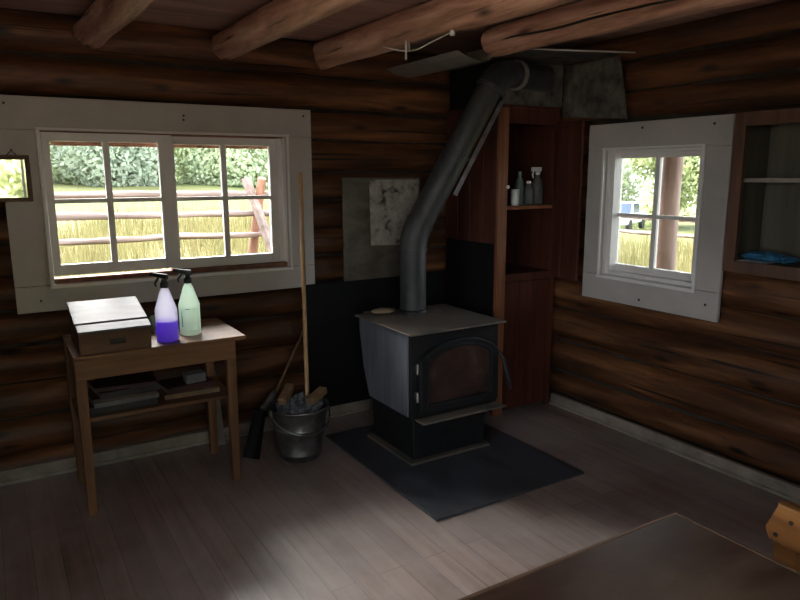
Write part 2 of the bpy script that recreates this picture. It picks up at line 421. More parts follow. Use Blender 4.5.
def sash(root, F, u0, u1, z0, z1, d, st, nu, zm=.5, wl=None):
    """one sash with its muntins, nu panes across and two high"""
    wl = st if wl is None else wl
    def bx(a, b): return MB().box(F(*a), F(*b))
    t = .035; m = .011
    s = bx((u0, d, z0), (u0 + wl, d + t, z1)); s.box(F(u1 - st, d, z0), F(u1, d + t, z1))
    s.box(F(u0 + wl, d, z0), F(u1 - st, d + t, z0 + .055)); s.box(F(u0 + wl, d, z1 - .042), F(u1 - st, d + t, z1))
    so = build('sash', s, 'sash_paint', root, .002)
    g0, g1, h0, h1 = u0 + wl, u1 - st, z0 + .055, z1 - .042
    mb = MB(); zc = h0 + (h1 - h0) * zm
    mb.box(F(g0, d + .004, zc - m), F(g1, d + t - .004, zc + m))
    us = [g0 + (g1 - g0) * k / nu for k in range(nu + 1)]
    for u in us[1:-1]: mb.box(F(u - m * 1.35, d + .0035, h0), F(u + m * 1.35, d + t - .0035, h1))
    build('muntin', mb, 'sash_paint', so, .002)
    for a, b in zip(us, us[1:]):
        for lo, hi in ((h0, zc), (zc, h1)):
            build('pane', bx((a, d + t/2 - .0015, lo), (b, d + t/2 + .0015, hi)), 'window_glass', so)
FA = lambda u, d, z: (u, d, z)
w1 = thing('window_1', (-2.28, 0, .87), 'long sliding window with two four pane sashes over the work table', 'window', kind='structure')
casing_and_box(w1, FA, (-2.912, -1.642, 1.005, 1.765), (-3.088, -1.482, .872, 1.922), .235)
sash(w1, FA, -2.908, -2.283, 1.045, 1.758, .028, .072, 2, .52, .036)
sash(w1, FA, -2.325, -1.675, 1.03, 1.755, .07, .045, 2, .53, .06)
t = B((-2.91, .032, 1.0055), (-1.645, .11, 1.029)); t.box((-2.91, .03, 1.7585), (-1.645, .11, 1.7645))
build('track', t, 'weathered_red', w1, .002, label='bare brown wood sash track')
build('side_stop', B((-1.674, .0705, 1.03), (-1.645, .105, 1.758)), 'sash_paint', w1, .002)
build('stop_strip', B((-2.91, .165, 1.70), (-1.645, .19, 1.764)), 'weathered_red', w1, label='bare reddish wood strip at the top')
for (x, z) in ((-3.05, 1.885), (-2.22, 1.86), (-2.222, 1.838), (-1.53, 1.885), (-2.98, .93)):
    build('nail', MB().tube([(x, -.003, z), (x, .01, z)], .006, 8), 'nail', w1)

FB = lambda u, d, z: (d, u, z)
w2 = thing('window_2', (0, -1.25, .79), 'small square window with four panes between the corner cupboard and the wall cabinet', 'window', kind='structure')
casing_and_box(w2, FB, (-1.568, -.923, .942, 1.685), (-1.722, -.79, .788, 1.835), .145)
sash(w2, FB, -1.563, -.925, .95, 1.68, .10, .022, 2, .47, .08)
build('stop_strip', MB().box((.05, -.955, .943), (.10, -.9235, 1.684)).box((.05, -1.567, 1.668), (.10, -.956, 1.684)).box((.05, -1.567, .943), (.10, -.956, .965)), 'sash_paint', w2, .002)
for (yy, z) in ((-1.18, 1.80), (-1.62, 1.795), (-1.65, .87), (-1.23, .83)):
    build('nail', MB().tube([(-.003, yy, z), (.01, yy, z)], .007, 8), 'nail', w2)

FS = lambda u, d, z: (u, YS - d, z)
w3 = thing('window_3', (-3.18, YS, .3), 'window in the wall behind the viewer', 'window', kind='structure')
casing_and_box(w3, FS, (-3.96, -2.40, .35, 2.10), (-4.10, -2.26, .22, 2.22), .235)
sash(w3, FS, -3.955, -3.18, .36, 2.095, .06, .05, 2)
sash(w3, FS, -3.18, -2.405, .36, 2.095, .06, .05, 2)
FW = lambda u, d, z: (XW - d, u, z)
w4 = thing('window_4', (XW, -3.22, .7), 'window in the side wall left of the viewer', 'window', kind='structure')
casing_and_box(w4, FW, (-4.18, -2.27, .77, 2.03), (-4.33, -2.12, .62, 2.18), .235)
sash(w4, FW, -4.175, -3.225, .78, 2.025, .06, .05, 2)
sash(w4, FW, -3.225, -2.275, .78, 2.025, .06, .05, 2)

# ------------------------------------------------------------------ ceiling beams
def beam(x0, x1, y0, y1, z0, z1, r, seed, label):
    root = thing('ceiling_beam', ((x0+x1)/2, (y0+y1)/2, z0 - r), label, 'beam', 'round log ceiling beams')
    build('log', MB().log((x0, y0, z0), (x1, y1, z1), r, seed, 1, 26, 0, 1, .9), ['beam', 'beam_end'], root)
    return root
beam(-2.645, -2.46, .12, -4.85, 2.245, 2.25, .072, 3.3, 'peeled log ceiling beam farthest left, above the left end of the long window')
beam(-1.968, -1.76, .12, -4.85, 2.245, 2.25, .074, 9.1, 'peeled log ceiling beam with a dark knot, over the spray bottles')
beam(-1.365, -1.16, .12, -4.85, 2.245, 2.25, .078, 15.7, 'pale streaked log ceiling beam with the white wire stapled to it')
bm4 = beam(-.765, -.55, -.79, -4.85, 2.245, 2.25, .078, 22.2, 'cut ended log ceiling beam with a long crack, stopping short above the stove pipe elbow')

ck = []
for k in range(30):
    yy = -.80 - k * .055
    ck.append((-.765 - .215 * (yy + .79) / 4.06 - .0735 + .004 * sin(k * .9), yy, 2.222 + .004 * sin(k * .5)))
build('crack', MB().tube(ck, [.0025 + .004 * sin(min(pi, k * .105 + .3)) for k in range(30)], 6), 'nail', bm4, label='long dark drying crack')

# ------------------------------------------------------------------ stove
st = thing('wood_stove', (-1.1, -.68, .012), 'black iron wood burning stove with an arched glass door on the dark hearth sheet', 'stove')
X0, X1, YF, YB = -1.39, -.81, -.955, -.41
# side profile: the back lower part slopes in
prof = [(YF + .012, .285), (YB - .11, .285), (YB - .045, .45), (YB, .66), (YB, .742), (YF + .012, .742)]
build('body', MB().prism(prof, lambda u, v, w: (X0 + .012 + w, u, v), X1 - X0 - .024), 'cast_iron', st, .004)
sp = [(YF + .03, .292), (YB - .10, .292), (YB - .035, .45), (YB + .01, .66), (YB + .01, .738), (YF + .03, .738)]
build('side_panel', MB().prism(sp, lambda u, v, w: (X0 + w, u, v), .0115), 'stove_side_lit_iron', st, .003, label='side panel with bluish window light in its colour')
build('side_panel', MB().prism(sp, lambda u, v, w: (X1 - .0115 + w, u, v), .0115), 'stove_side_lit_iron', st, .003, label='side panel with bluish window light in its colour')
build('top_plate', B((-1.415, -.99, .743), (-.785, -.385, .753)), 'stove_top_iron', st, .003, label='brownish grey top plate with reflected light in its colour')
build('pedestal', MB().hexa([(-1.33, -.895, .028), (-.86, -.895, .028), (-.86, -.46, .028), (-1.33, -.46, .028), (-1.345, -.905, .284), (-.845, -.905, .284), (-.845, -.455, .284), (-1.345, -.455, .284)]), 'cast_iron', st, .004)
build('base_plate', B((-1.365, -.925, .0115), (-.83, -.43, .028)), 'stove_top_iron', st, .003, label='greyish base plate edge')
# front plate with door
build('front_plate', B((X0 + .004, YF, .288), (X1 - .004, YF + .0115, .742)), 'cast_iron', st, .002)
def arch(x0, x1, z0, zs, rise, n=16):
    pts = [(x0, z0), (x1, z0), (x1, zs)]
    for k in range(1, n):
        u = k / n; x = x1 + (x0 - x1) * u
        pts.append((x, zs + rise * (1 - (2*u - 1) ** 2) ** .75))
    pts.append((x0, zs))
    return pts
dY = YF - .001
door = thing('door', (0, 0, 0)); bpy.data.objects.remove(door)
outer = arch(-1.352, -.835, .318, .60, .095); inner = arch(-1.298, -.885, .362, .592, .062)
def ring(mb, o, i, y0, y1):
    n = len(o); vs = [(u, y0, v) for u, v in o] + [(u, y0, v) for u, v in i] + [(u, y1, v) for u, v in o] + [(u, y1, v) for u, v in i]
    fs = []
    for k in range(n):
        l = (k + 1) % n
        fs += [(k, l, n+l, n+k), (2*n+k, 3*n+k, 3*n+l, 2*n+l), (k, 2*n+k, 2*n+l, l), (n+k, n+l, 3*n+l, 3*n+k)]
    mb.add(vs, fs)
    return mb
dr = build('door', ring(MB(), outer, inner, dY - .035, dY), 'cast_iron', st, .004)
build('glass', MB().prism(inner, lambda u, v, w: (u, dY - .012 + w, v), .006), 'sooty_glass', dr, label='soot browned door glass')
mo = arch(-1.29, -.893, .37, .588, .058)
ig = arch(-1.312, -.872, .348, .598, .07)
build('gasket_rim', ring(MB(), ig, inner, dY - .040, dY - .034), 'cast_iron', dr, .002)
for z in (.415, .565):
    h = MB().tube([(-1.362, dY - .022, z - .028), (-1.362, dY - .022, z + .028)], .010, 12)
    h.box((-1.366, dY - .016, z - .018), (-1.344, dY, z + .018))
    build('hinge', h, 'chrome', dr, label='bright steel hinge')
hp = [(-.838, dY - .045, .585), (-.822, dY - .055, .55), (-.803, dY - .062, .48), (-.785, dY - .066, .42), (-.772, dY - .068, .37)]
build('handle', MB().tube(hp, [.008, .009, .012, .011, .007], 10), 'black_plastic', dr)
build('ash_lip', MB().hexa([(-1.365, dY - .085, .278), (-.815, dY - .085, .278), (-.815, dY, .278), (-1.365, dY, .278), (-1.365, dY - .085, .288), (-.815, dY - .085, .288), (-.815, dY, .288), (-1.365, dY, .288)]), 'stove_top_iron', st, .003, label='greyish ash lip shelf')
build('flue_collar', MB().lathe([(.087, 0), (.087, .018), (.080, .02)], (-1.085, -.50, .753), 28), 'cast_iron', st)

hp_ = B((-1.566, -1.458, .0), (-.63, -.28, .0115))
build('hearth_sheet', hp_, 'hearth_sheet', bevel=.002, label='dark grey metal hearth sheet lying on the floor under the stove', cat='floor sheet')

# ------------------------------------------------------------------ stove pipe
pp = thing('stove_pipe', (-1.085, -.50, .775), 'grey steel stove pipe slanting from the stove top up to the corner', 'pipe')
P0, P1, P2, P3 = Vector((-1.085, -.50, .7735)), Vector((-1.085, -.50, 1.20)), Vector((-.625, -.675, 2.112)), Vector((-.18, -.575, 2.118))
R = .077
def lerp(a, b, t): return a + (b - a) * t
dv = (P2 - P1).normalized(); dh = (P3 - P2).normalized()
build('upright', MB().tube([P0, P1 - Vector((0, 0, .07))], R, 28), 'pipe_steel', pp)
def bend(A, Bc, C_, n=4):
    pts = []
    for k in range(n + 1):
        t = k / n; pts.append(A * (1-t)**2 + Bc * 2*t*(1-t) + C_ * t*t)
    return pts
eb = bend(P1 - Vector((0, 0, .075)), P1, P1 + dv * .085)
build('elbow', MB().tube(eb, R + .003, 28), 'pipe_steel', pp)
build('diagonal', MB().tube([P1 + dv * .08, lerp(P1, P2, .52)], R, 28).tube([lerp(P1, P2, .505), P2 - dv * .06], R - .003, 28), 'pipe_steel', pp)
eb = bend(P2 - dv * .095, P2, P2 + dh * .10, 4)
build('elbow', MB().tube(eb, R + .003, 28), 'pipe_steel', pp)
build('outlet', MB().tube([P2 + dh * .09, P3], R, 28), 'pipe_steel', pp)
for (p, d) in ((P1 - Vector((0, 0, .08)), Vector((0, 0, 1))), (P1 + dv * .085, dv), (P2 - dv * .10, dv), (lerp(P1, P2, .51), dv)):
    build('seam_ring', MB().tube([p - d * .007, p + d * .007], R + .0065, 28), 'pipe_steel', pp)
for q in (.155, .175): build('seam_ring', MB().tube([P2 + dh * q - dh * .006, P2 + dh * q + dh * .006], R + .009, 28), 'grey_sheet', pp, label='paler collar ring')
b0, b1 = Vector((-.863, -.60, 1.43)), Vector((-.572, -.65, 1.96))
bm_ = MB(); ax = (b1 - b0).normalized(); sd = Vector((.80, -.6, 0)); sd = (sd - ax * sd.dot(ax)).normalized(); nn = ax.cross(sd)
bm_.hexa([b0 - sd*.012 - nn*.003, b0 + sd*.012 - nn*.003, b0 + sd*.012 + nn*.003, b0 - sd*.012 + nn*.003, b1 - sd*.012 - nn*.003, b1 + sd*.012 - nn*.003, b1 + sd*.012 + nn*.003, b1 - sd*.012 + nn*.003])
build('brace_strip', bm_, 'galvanized', pp, label='pale metal brace strip')

# ------------------------------------------------------------------ metal sheets round the stove
build('wall_shield', B((-1.545, -.012, .077), (-.515, .0, .885)), 'black_sheet', bevel=.001, label='black metal wall shield behind the stove, standing on the baseboard', cat='metal sheet')
tn = thing('tin_sheet', (-1.02, 0, .87), 'old tin sheet with a worn silvery patch on the log wall left of the pipe', 'metal sheet')
build('sheet', B((-1.285, -.008, .868), (-.715, .004, 1.528)), 'old_tin', tn, .001)
build('bright_patch', MB().prism([(-1.09, 1.10), (-.74, 1.09), (-.727, 1.515), (-1.10, 1.515)], lambda u, v, w: (u, -.0105 + w, v), .0024), 'worn_silver', tn, label='bright worn silvery patch')
# hanging ceiling shield
hs = thing('ceiling_shield', (-.4, -.45, 2.13), 'bent grey metal sheet hung under the ceiling above the stove pipe', 'metal sheet')
build('flat', MB().hexa([(-.79, -.80, 2.2125), (-.005, -1.10, 2.2125), (-.005, -.03, 2.2125), (-.79, -.03, 2.2125), (-.79, -.80, 2.2155), (-.005, -1.10, 2.2155), (-.005, -.03, 2.2155), (-.79, -.03, 2.2155)]), 'dull_sheet', hs)
lp = MB(); pr = [(-1.02, 2.176), (-.98, 2.156), (-.93, 2.142), (-.87, 2.136), (-.82, 2.142), (-.795, 2.162), (-.79, 2.2125)]
for (xa, za), (xb, zb) in zip(pr, pr[1:]):
    lp.hexa([(xa, -.83, za - .002), (xb, -.83, zb - .002), (xb, -.10, zb - .002), (xa, -.10, za - .002), (xa, -.83, za), (xb, -.83, zb), (xb, -.10, zb), (xa, -.10, za)])
build('curved_edge', lp, 'grey_sheet', hs, label='curved edge coloured pale as if lit from below')  # paler than the flat part: light from below put into the colour
build('front_hem', MB().tube([(-.79, -.802, 2.214), (-.4, -.952, 2.210), (-.006, -1.102, 2.210)], .004, 8), 'wire_white', hs, label='folded hem with a painted white glint')  # white in place of bare metal, a glint put into the colour

# ------------------------------------------------------------------ corner cupboard
cc = thing('corner_cupboard', (-.25, -.28, 0), 'tall dark red corner cupboard standing behind the stove', 'cupboard')
cx0, cx1, cyf, ctz = -.50, -.012, -.55, 1.94
s = MB()
for k in range(4): s.box((cx0, cyf + .022 + k * .132, .02), (cx0 + .018, cyf + .022 + k * .132 + .13, ctz))
build('side_panel', s, 'red_wood', cc, .002)
build('side_panel', B((cx1 - .016, cyf + .022, .02), (cx1, -.02, ctz)), 'red_wood', cc)
build('back_panel', B((cx0 + .018, -.02, .02), (cx1 - .001, -.004, ctz)), 'red_wood', cc)
build('top', B((cx0, cyf, ctz), (cx1, -.004, ctz + .018)), 'red_wood', cc)
build('stile', B((cx0, cyf, .0), (cx0 + .072, cyf + .022, ctz)), 'red_wood_light', cc, .002, label='lighter brown front stile')
build('stile', B((cx1 - .04, cyf, .0), (cx1, cyf + .022, ctz)), 'red_wood', cc, .002)
build('rail', B((cx0 + .072, cyf, ctz - .09), (cx1 - .04, cyf + .022, ctz)), 'red_wood', cc, .002)
build('rail', B((cx0 + .072, cyf, .875), (cx1 - .04, cyf + .022, .925)), 'red_wood', cc, .002)
build('shelf', B((cx0 + .018, cyf + .002, 1.33), (cx1 - .016, -.02, 1.352)), 'red_wood_light', cc, .001)
build('shelf', B((cx0 + .018, cyf + .024, .90), (cx1 - .016, -.02, .92)), 'red_wood', cc, .001)
ld = MB()
for k in range(3): ld.box((cx0 + .074 + k * .1235, cyf - .002, .03), (cx0 + .074 + k * .1235 + .122, cyf + .018, .872))
build('lower_door', ld, 'red_wood', cc, .002)
ud = MB(); D0, D1 = (-.028, -.555), (-.05, -.795)
M = Matrix.Translation((-.03, -.556, 0)) @ Matrix.Rotation(radians(-90 - 3), 4, 'Z')
ud.box((0, -.010, .885), (.075, .010, 1.865), 0, M); ud.box((.0765, -.009, .885), (.225, .009, 1.865), 0, M)
udo = build('upper_door', ud, 'red_wood', cc, .002)
build('knob', MB().sphere((cx0 + .062, cyf - .012, 1.47), .012), 'white_plastic', cc, label='small white knob on the stile')
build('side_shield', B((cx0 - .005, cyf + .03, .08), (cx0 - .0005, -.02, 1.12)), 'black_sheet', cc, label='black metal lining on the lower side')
# sheet metal box above the cupboard
sb = thing('flue_box', (-.25, -.28, 1.96), 'dull sheet metal flue box on top of the corner cupboard', 'metal box')
build('front_sheet', B((-.495, -.562, 1.959), (-.012, -.556, 2.211)), 'dull_sheet', sb)
build('side_sheet', B((-.497, -.555, 1.959), (-.491, -.03, 2.211)), 'black_sheet', sb, label='black side')  # side sheet is coloured darker than the front sheet
ss = MB().prism([(-.565, 1.90), (-1.075, 1.855), (-1.0, 2.205), (-.565, 2.205)], lambda u, v, w: (-.006 + w, u, v), .005)
build('wall_shield', ss, 'dull_sheet', bevel=.001, label='mottled grey metal sheet nailed to the right log wall above the small window', cat='metal sheet')
# things on the cupboard shelf
zs = 1.3525
def bottle(name, x, y, prof, mat, label, capmat=None, capprof=None, cat='bottle'):
    r = thing(name, (x, y, zs), label, cat)
    build('body', MB().lathe(prof, (x, y, zs), 18), mat, r)
    if capprof: build('cap', MB().lathe(capprof, (x, y, zs), 14), capmat, r)
    return r
bottle('jar', -.315, -.49, [(.024, 0), (.027, .004), (.027, .082), (.024, .086)], 'white_plastic', 'small white jar at the left end of the cupboard shelf', 'white_plastic', [(.026, .087), (.026, .10)], 'jar')
bottle('bottle', -.246, -.45, [(.026, 0), (.029, .006), (.030, .12), (.024, .15), (.011, .175), (.011, .19)], 'green_bottle', 'greenish bottle beside the white jar on the cupboard shelf', 'green_bottle', [(.013, .1905), (.013, .21)])
bottle('bottle', -.172, -.455, [(.030, 0), (.034, .006), (.034, .085), (.026, .11), (.014, .125), (.014, .135)], 'clear_bottle', 'squat clear bottle with a pale label in the cupboard', 'white_plastic', [(.016, .1355), (.016, .15)])
r = bottle('spray_bottle', -.092, -.45, [(.034, 0), (.037, .006), (.037, .12), (.026, .155), (.013, .18), (.013, .19)], 'clear_bottle', 'spray bottle with a pale trigger at the right of the cupboard shelf', 'white_plastic', [(.016, .1905), (.016, .21)])
build('trigger_head', MB().box((-.142, -.46, zs + .211), (-.067, -.44, zs + .238)).tube([(-.127, -.45, zs + .215), (-.137, -.45, zs + .19), (-.130, -.45, zs + .17)], .005, 8), 'white_plastic', r, .003)

# ------------------------------------------------------------------ wall cabinet on the right
wc = thing('wall_cabinet', (-.13, -2.33, 1.09), 'open fronted brown wall cabinet with one shelf on the right log wall', 'cabinet')
wx, y0, y1, z0, z1 = -.25, -2.80, -1.893, 1.10, 1.80
build('side_panel', B((wx + .02, y1 - .016, z0), (.018, y1, z1)), 'olive_panel', wc)
build('side_panel', B((wx + .02, y0, z0), (.018, y0 + .016, z1)), 'olive_panel', wc)
build('back_panel', B((.005, y0 + .016, z0 + .001), (.018, y1 - .016, z1 - .001)), 'olive_panel', wc, label='drab olive back panel')
build('bottom', B((wx + .02, y0 + .016, z0 + .02), (.005, y1 - .016, z0 + .045)), 'olive_panel', wc)
build('top', B((wx + .02, y0, z1), (.018, y1, z1 + .016)), 'cabinet_wood', wc)
build('stile', B((wx, y1 - .05, z0), (wx + .02, y1 + .004, z1 + .016)), 'cabinet_wood', wc, .002)
build('stile', B((wx, y0, z0), (wx + .02, y0 + .05, z1 + .016)), 'cabinet_wood', wc, .002)
build('rail', B((wx, y0 + .05, z0 - .004), (wx + .02, y1 - .05, z0 + .052)), 'cabinet_wood', wc, .002)
build('rail', B((wx, y0 + .05, z1 - .045), (wx + .02, y1 - .05, z1 + .016)), 'cabinet_wood', wc, .002)
build('shelf', B((wx + .045, y0 + .016, 1.508), (.005, y1 - .017, 1.526)), 'baseboard_paint', wc, label='pale painted shelf')
zb = z0 + .0455
build('folded_paper', B((-.215, -2.06, zb), (-.10, -1.935, zb + .006)), 'paper', label='white folded paper under the blue cloth in the wall cabinet', cat='paper')
m = MB(); m.sphere((-.15, -2.02, zb + .027), (.065, .095, .0205), 0, 22, .45, 5.1); m.sphere((-.13, -2.11, zb + .021), (.05, .06, .0145), 0, 18, .5, 8.8)
build('cloth', m, 'blue_cloth', label='crumpled bright blue cloth on the bottom of the wall cabinet', cat='cloth')

# ------------------------------------------------------------------ work table under the window
wt = thing('work_table', (-2.53, -.34, 0), 'small brown wooden work table with a lower shelf under the long window', 'table')
TZ = .765
build('top', B((-2.91, -.595, TZ - .02), (-2.13, -.09, TZ)), 'table_wood', wt, .004)
lx0, lx1, ly0, ly1 = -2.884, -2.203, -.555, -.155
for x in (lx0, lx1):
    for yv in (ly0, ly1):
        t = .024; b = .019
        build('leg', MB().hexa([(x-b, yv-b, 0), (x+b, yv-b, 0), (x+b, yv+b, 0), (x-b, yv+b, 0), (x-t, yv-t, TZ-.0205), (x+t, yv-t, TZ-.0205), (x+t, yv+t, TZ-.0205), (x-t, yv+t, TZ-.0205)]), 'table_leg_wood', wt, .003)
build('apron', B((lx0 - .02, ly0 - .026, .65), (lx1 + .02, ly0 - .006, TZ - .0205)), 'table_wood', wt, .002)
build('apron', B((lx0 + .024, ly1 + .004, .62), (lx1 - .024, ly1 + .02, TZ - .0205)), 'table_wood', wt, .002)
for x in (lx0, lx1): build('apron', B((x - .009, ly0 + .024, .65), (x + .009, ly1 - .024, TZ - .0205)), 'table_wood', wt, .002)
build('shelf', B((lx0 - .018, ly0 + .02, .437), (lx1 + .018, ly1 + .018, .455)), 'table_wood', wt, .002)

# slope topped writing box
wb = thing('slope_box', (-2.725, -.40, TZ), 'brown wooden slope lidded box on the left end of the work table', 'box')
bx0, bx1, byf, byb = -2.88, -2.575, -.585, -.24
pr = [(byf, TZ + .0005), (byb, TZ + .0005), (byb, .938), (byf, .862)]
build('body', MB().prism(pr, lambda u, v, w: (bx0 + w, u, v), bx1 - bx0), 'box_wood', wb, .003)
ca = (0, 0)
def slab(ya, yb, za, zb, th, xa, xb): return MB().hexa([(xa, ya, za), (xb, ya, za), (xb, yb, zb), (xa, yb, zb), (xa, ya, za + th), (xb, ya, za + th), (xb, yb, zb + th), (xa, yb, zb + th)])
sl = (.938 - .862) / (byb - byf)
zl = lambda yy: .8625 + (yy - byf) * sl
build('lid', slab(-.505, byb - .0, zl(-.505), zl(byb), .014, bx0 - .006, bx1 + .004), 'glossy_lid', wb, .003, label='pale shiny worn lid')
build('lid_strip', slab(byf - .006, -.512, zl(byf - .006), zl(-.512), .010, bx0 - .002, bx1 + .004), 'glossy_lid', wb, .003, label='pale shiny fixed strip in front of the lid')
lp = MB().box((-2.755, byf - .003, .80), (-2.685, byf, .826)).tube([(-2.75, byf - .004, .815), (-2.742, byf - .014, .807), (-2.70, byf - .014, .807), (-2.69, byf - .004, .815)], .003, 8)
build('pull', lp, 'nail', wb, label='small dark metal pull')

# spray bottles
def spray(x, y, mat, liquid, label, rz, with_label):
    r = thing('spray_bottle', (0, 0, 0), label, 'bottle', 'trigger spray bottles on the work table')
    pb = [(.044, 0), (.051, .005), (.051, .150), (.048, .162), (.036, .20), (.022, .243), (.017, .25), (.017, .258)]
    build('body', MB().lathe(pb, (0, 0, 0), 28), mat, r)
    if liquid: build('liquid', MB().lathe([(.042, .002), (.0495, .007), (.0495, .100)], (0, 0, 0), 28), liquid, r, label='bright purple liquid in the lower third')
    if with_label:
        lb = MB(); pts = []
        for k in range(9):
            a = radians(-150 + k * 14); pts.append((cos(a), sin(a)))
        for (a, b) in zip(pts, pts[1:]):
            lb.add([(a[0]*.0516, a[1]*.0516, .03), (b[0]*.0516, b[1]*.0516, .03), (b[0]*.0516, b[1]*.0516, .14), (a[0]*.0516, a[1]*.0516, .14)], [(0, 1, 2, 3)])
        lo = build('label', lb, 'label', r, label='pale printed label')
        ik = MB()
        for (a0, z0, z1) in ((-128, .045, .125), (-124, .045, .10), (-100, .134, .138), (-92, .134, .138), (-84, .134, .138)):
            w = 3 if z1 - z0 > .02 else 7
            a, b = radians(a0 - w/2), radians(a0 + w/2)
            ik.add([(cos(a)*.052, sin(a)*.052, z0), (cos(b)*.052, sin(b)*.052, z0), (cos(b)*.052, sin(b)*.052, z1), (cos(a)*.052, sin(a)*.052, z1)], [(0, 1, 2, 3)])
        build('print', ik, 'ink', lo)
    th = thing('trigger_head', (0, 0, 0)); bpy.data.objects.remove(th)
    h = MB().lathe([(.020, .2585), (.021, .262), (.020, .283), (.013, .288), (.012, .30)], (0, 0, 0), 18)
    ho = build('trigger_head', h, 'black_plastic', r)
    s2 = MB().hexa([(-.052, -.010, .312), (.018, -.012, .296), (.018, .012, .296), (-.052, .010, .312), (-.050, -.008, .330), (.020, -.011, .322), (.020, .011, .322), (-.050, .008, .330)])
    build('shroud', s2, 'black_plastic', ho, .004)
    build('nozzle', MB().tube([(-.066, 0, .323), (-.050, 0, .321)], .011, 12), 'black_plastic', ho)
    build('trigger', MB().tube([(-.026, 0, .308), (-.034, 0, .295), (-.046, 0, .277), (-.042, 0, .262)], [.006, .007, .006, .004], 8), 'black_plastic', ho)
    r.location = (x, y, TZ + .0005); r.rotation_euler.z = rz
    return r
spray(-2.484, -.50, 'bottle_plastic', 'purple_liquid', 'clear spray bottle a third full of bright purple liquid on the work table', radians(-38), False)
spray(-2.355, -.42, 'bottle_plastic_green', None, 'pale green spray bottle with a printed label, right of the purple one', radians(-22), True)
m = MB(); m.hexa([(-2.51, -.33, TZ+.0005), (-2.44, -.33, TZ+.0005), (-2.44, -.15, TZ+.0005), (-2.51, -.15, TZ+.0005), (-2.505, -.31, TZ+.02), (-2.445, -.31, TZ+.025), (-2.45, -.16, TZ+.07), (-2.50, -.16, TZ+.065)])
build('folded_cloth', m, 'green_cloth', bevel=.008, label='pale green folded cloth between the slope box and the spray bottles', cat='cloth')

# books on the table shelf
def book(name, x, y, z, w, d, h, cover, rz, label, cat='book', group=None, pages=True):
    r = thing(name, (0, 0, 0), label, cat, group)
    t = .003
    build('cover', MB().box((-w/2, -d/2, 0), (w/2, d/2, t)).box((-w/2, -d/2, h - t), (w/2, d/2, h)).box((-w/2, -d/2, t), (-w/2 + t, d/2, h - t)), cover, r)
    build('pages', B((-w/2 + t, -d/2 + .004, t), (w/2 - .004, d/2 - .004, h - t)), 'old_pages', r)
    r.location = (x, y, z); r.rotation_euler.z = rz
    return r
g = 'books stacked at the left of the table shelf'; z = .4555
for k, (w, d, h, cv, rz, lab) in enumerate([
        (.25, .30, .034, 'cover_black', 90, 'black book at the bottom of the left stack on the table shelf'),
        (.25, .29, .022, 'cover_grey', 93, 'grey book second from the bottom of the left stack on the table shelf'),
        (.24, .28, .016, 'cover_brown', 87, 'thin brown book in the middle of the left stack on the table shelf'),
        (.23, .27, .030, 'cover_black', 96, 'thick black book near the top of the left stack'),
        (.20, .27, .018, 'cover_maroon', 84, 'dark maroon book topmost of the left stack')]):
    book('book', -2.70 + .006 * k, -.37 - .008 * k, z, w, d, h, cv, radians(rz), lab, 'book', g); z += h + .0006
g = 'books lying at the right of the table shelf'; z = .4555
for k, (w, d, h, cv, rz, lab, x) in enumerate([
        (.20, .27, .024, 'cover_tan', 88, 'tan book at the bottom of the right pile on the table shelf', -2.37),
        (.18, .24, .030, 'cover_maroon', 97, 'dark maroon book in the middle of the right pile on the table shelf', -2.385)]):
    book('book', x, -.36, z, w, d, h, cv, radians(rz), lab, 'book', g); z += h + .0006
book('tape_box', -2.345, -.39, z, .07, .10, .045, 'cover_grey', radians(95), 'small grey box on top of the right pile on the table shelf', 'box')
build('leaning_board', MB().hexa([(-2.165, -.075, 0), (-2.11, -.075, 0), (-2.11, -.06, 0), (-2.165, -.06, 0), (-2.185, -.022, .44), (-2.13, -.022, .44), (-2.13, -.007, .44), (-2.185, -.007, .44)]), 'baseboard_paint', bevel=.002, label='pale narrow board leaning on the log wall behind the right table legs', cat='board')

# ------------------------------------------------------------------ mirror at the left
mr = thing('mirror', (-3.14, 0, 1.42), 'small brown framed mirror hanging on the left side of the white window trim', 'mirror')
mx0, mx1, mz0, mz1 = -3.36, -2.968, 1.424, 1.645
mm = MB().box((mx0, -.024, mz1 - .022), (mx1, -.002, mz1)).box((mx0, -.024, mz0), (mx1, -.002, mz0 + .020)).box((mx0, -.024, mz0 + .02), (mx0 + .022, -.002, mz1 - .022)).box((mx1 - .022, -.024, mz0 + .02), (mx1, -.002, mz1 - .022))
build('frame', mm, 'box_wood', mr, .003)
build('glass', B((mx0 + .022, -.014, mz0 + .02), (mx1 - .022, -.006, mz1 - .022)), 'mirror_glass', mr)
build('hanger', MB().tube([(-3.06, -.004, 1.645), (-3.04, -.006, 1.668), (-3.02, -.004, 1.645)], .0025, 6).tube([(-3.04, -.010, 1.668), (-3.04, .0, 1.668)], .005, 8), 'nail', mr)

# ------------------------------------------------------------------ bucket, pole, shovel
bk = thing('metal_bucket', (-1.80, -.445, 0), 'galvanized metal bucket filled with newspaper and kindling, left of the stove', 'bucket')
bc = (-1.80, -.445, 0)
prof = [(.108, .0), (.112, .006), (.117, .03), (.121, .034), (.121, .040), (.119, .044), (.140, .17), (.146, .176), (.146, .184), (.143, .19), (.160, .285), (.167, .29), (.167, .298), (.161, .30), (.155, .285), (.115, .03), (.0, .02)]
build('shell', MB().lathe(prof, bc, 36, caps=True), 'galvanized', bk)
for sx in (-1, 1):
    build('ear', MB().box((bc[0] + sx * .160, bc[1] - .02, .25), (bc[0] + sx * .172, bc[1] + .02, .30)), 'galvanized', bk, .003)
bl = []
for k in range(15):
    a = pi * k / 14; bl.append((bc[0] - .172 * cos(a), bc[1] - .165 * sin(a) , .275 - .10 * sin(a)))
build('bail', MB().tube(bl, .0045, 8), 'galvanized', bk, label='wire handle hanging down in front')
g = 'crumpled newspaper in the bucket'
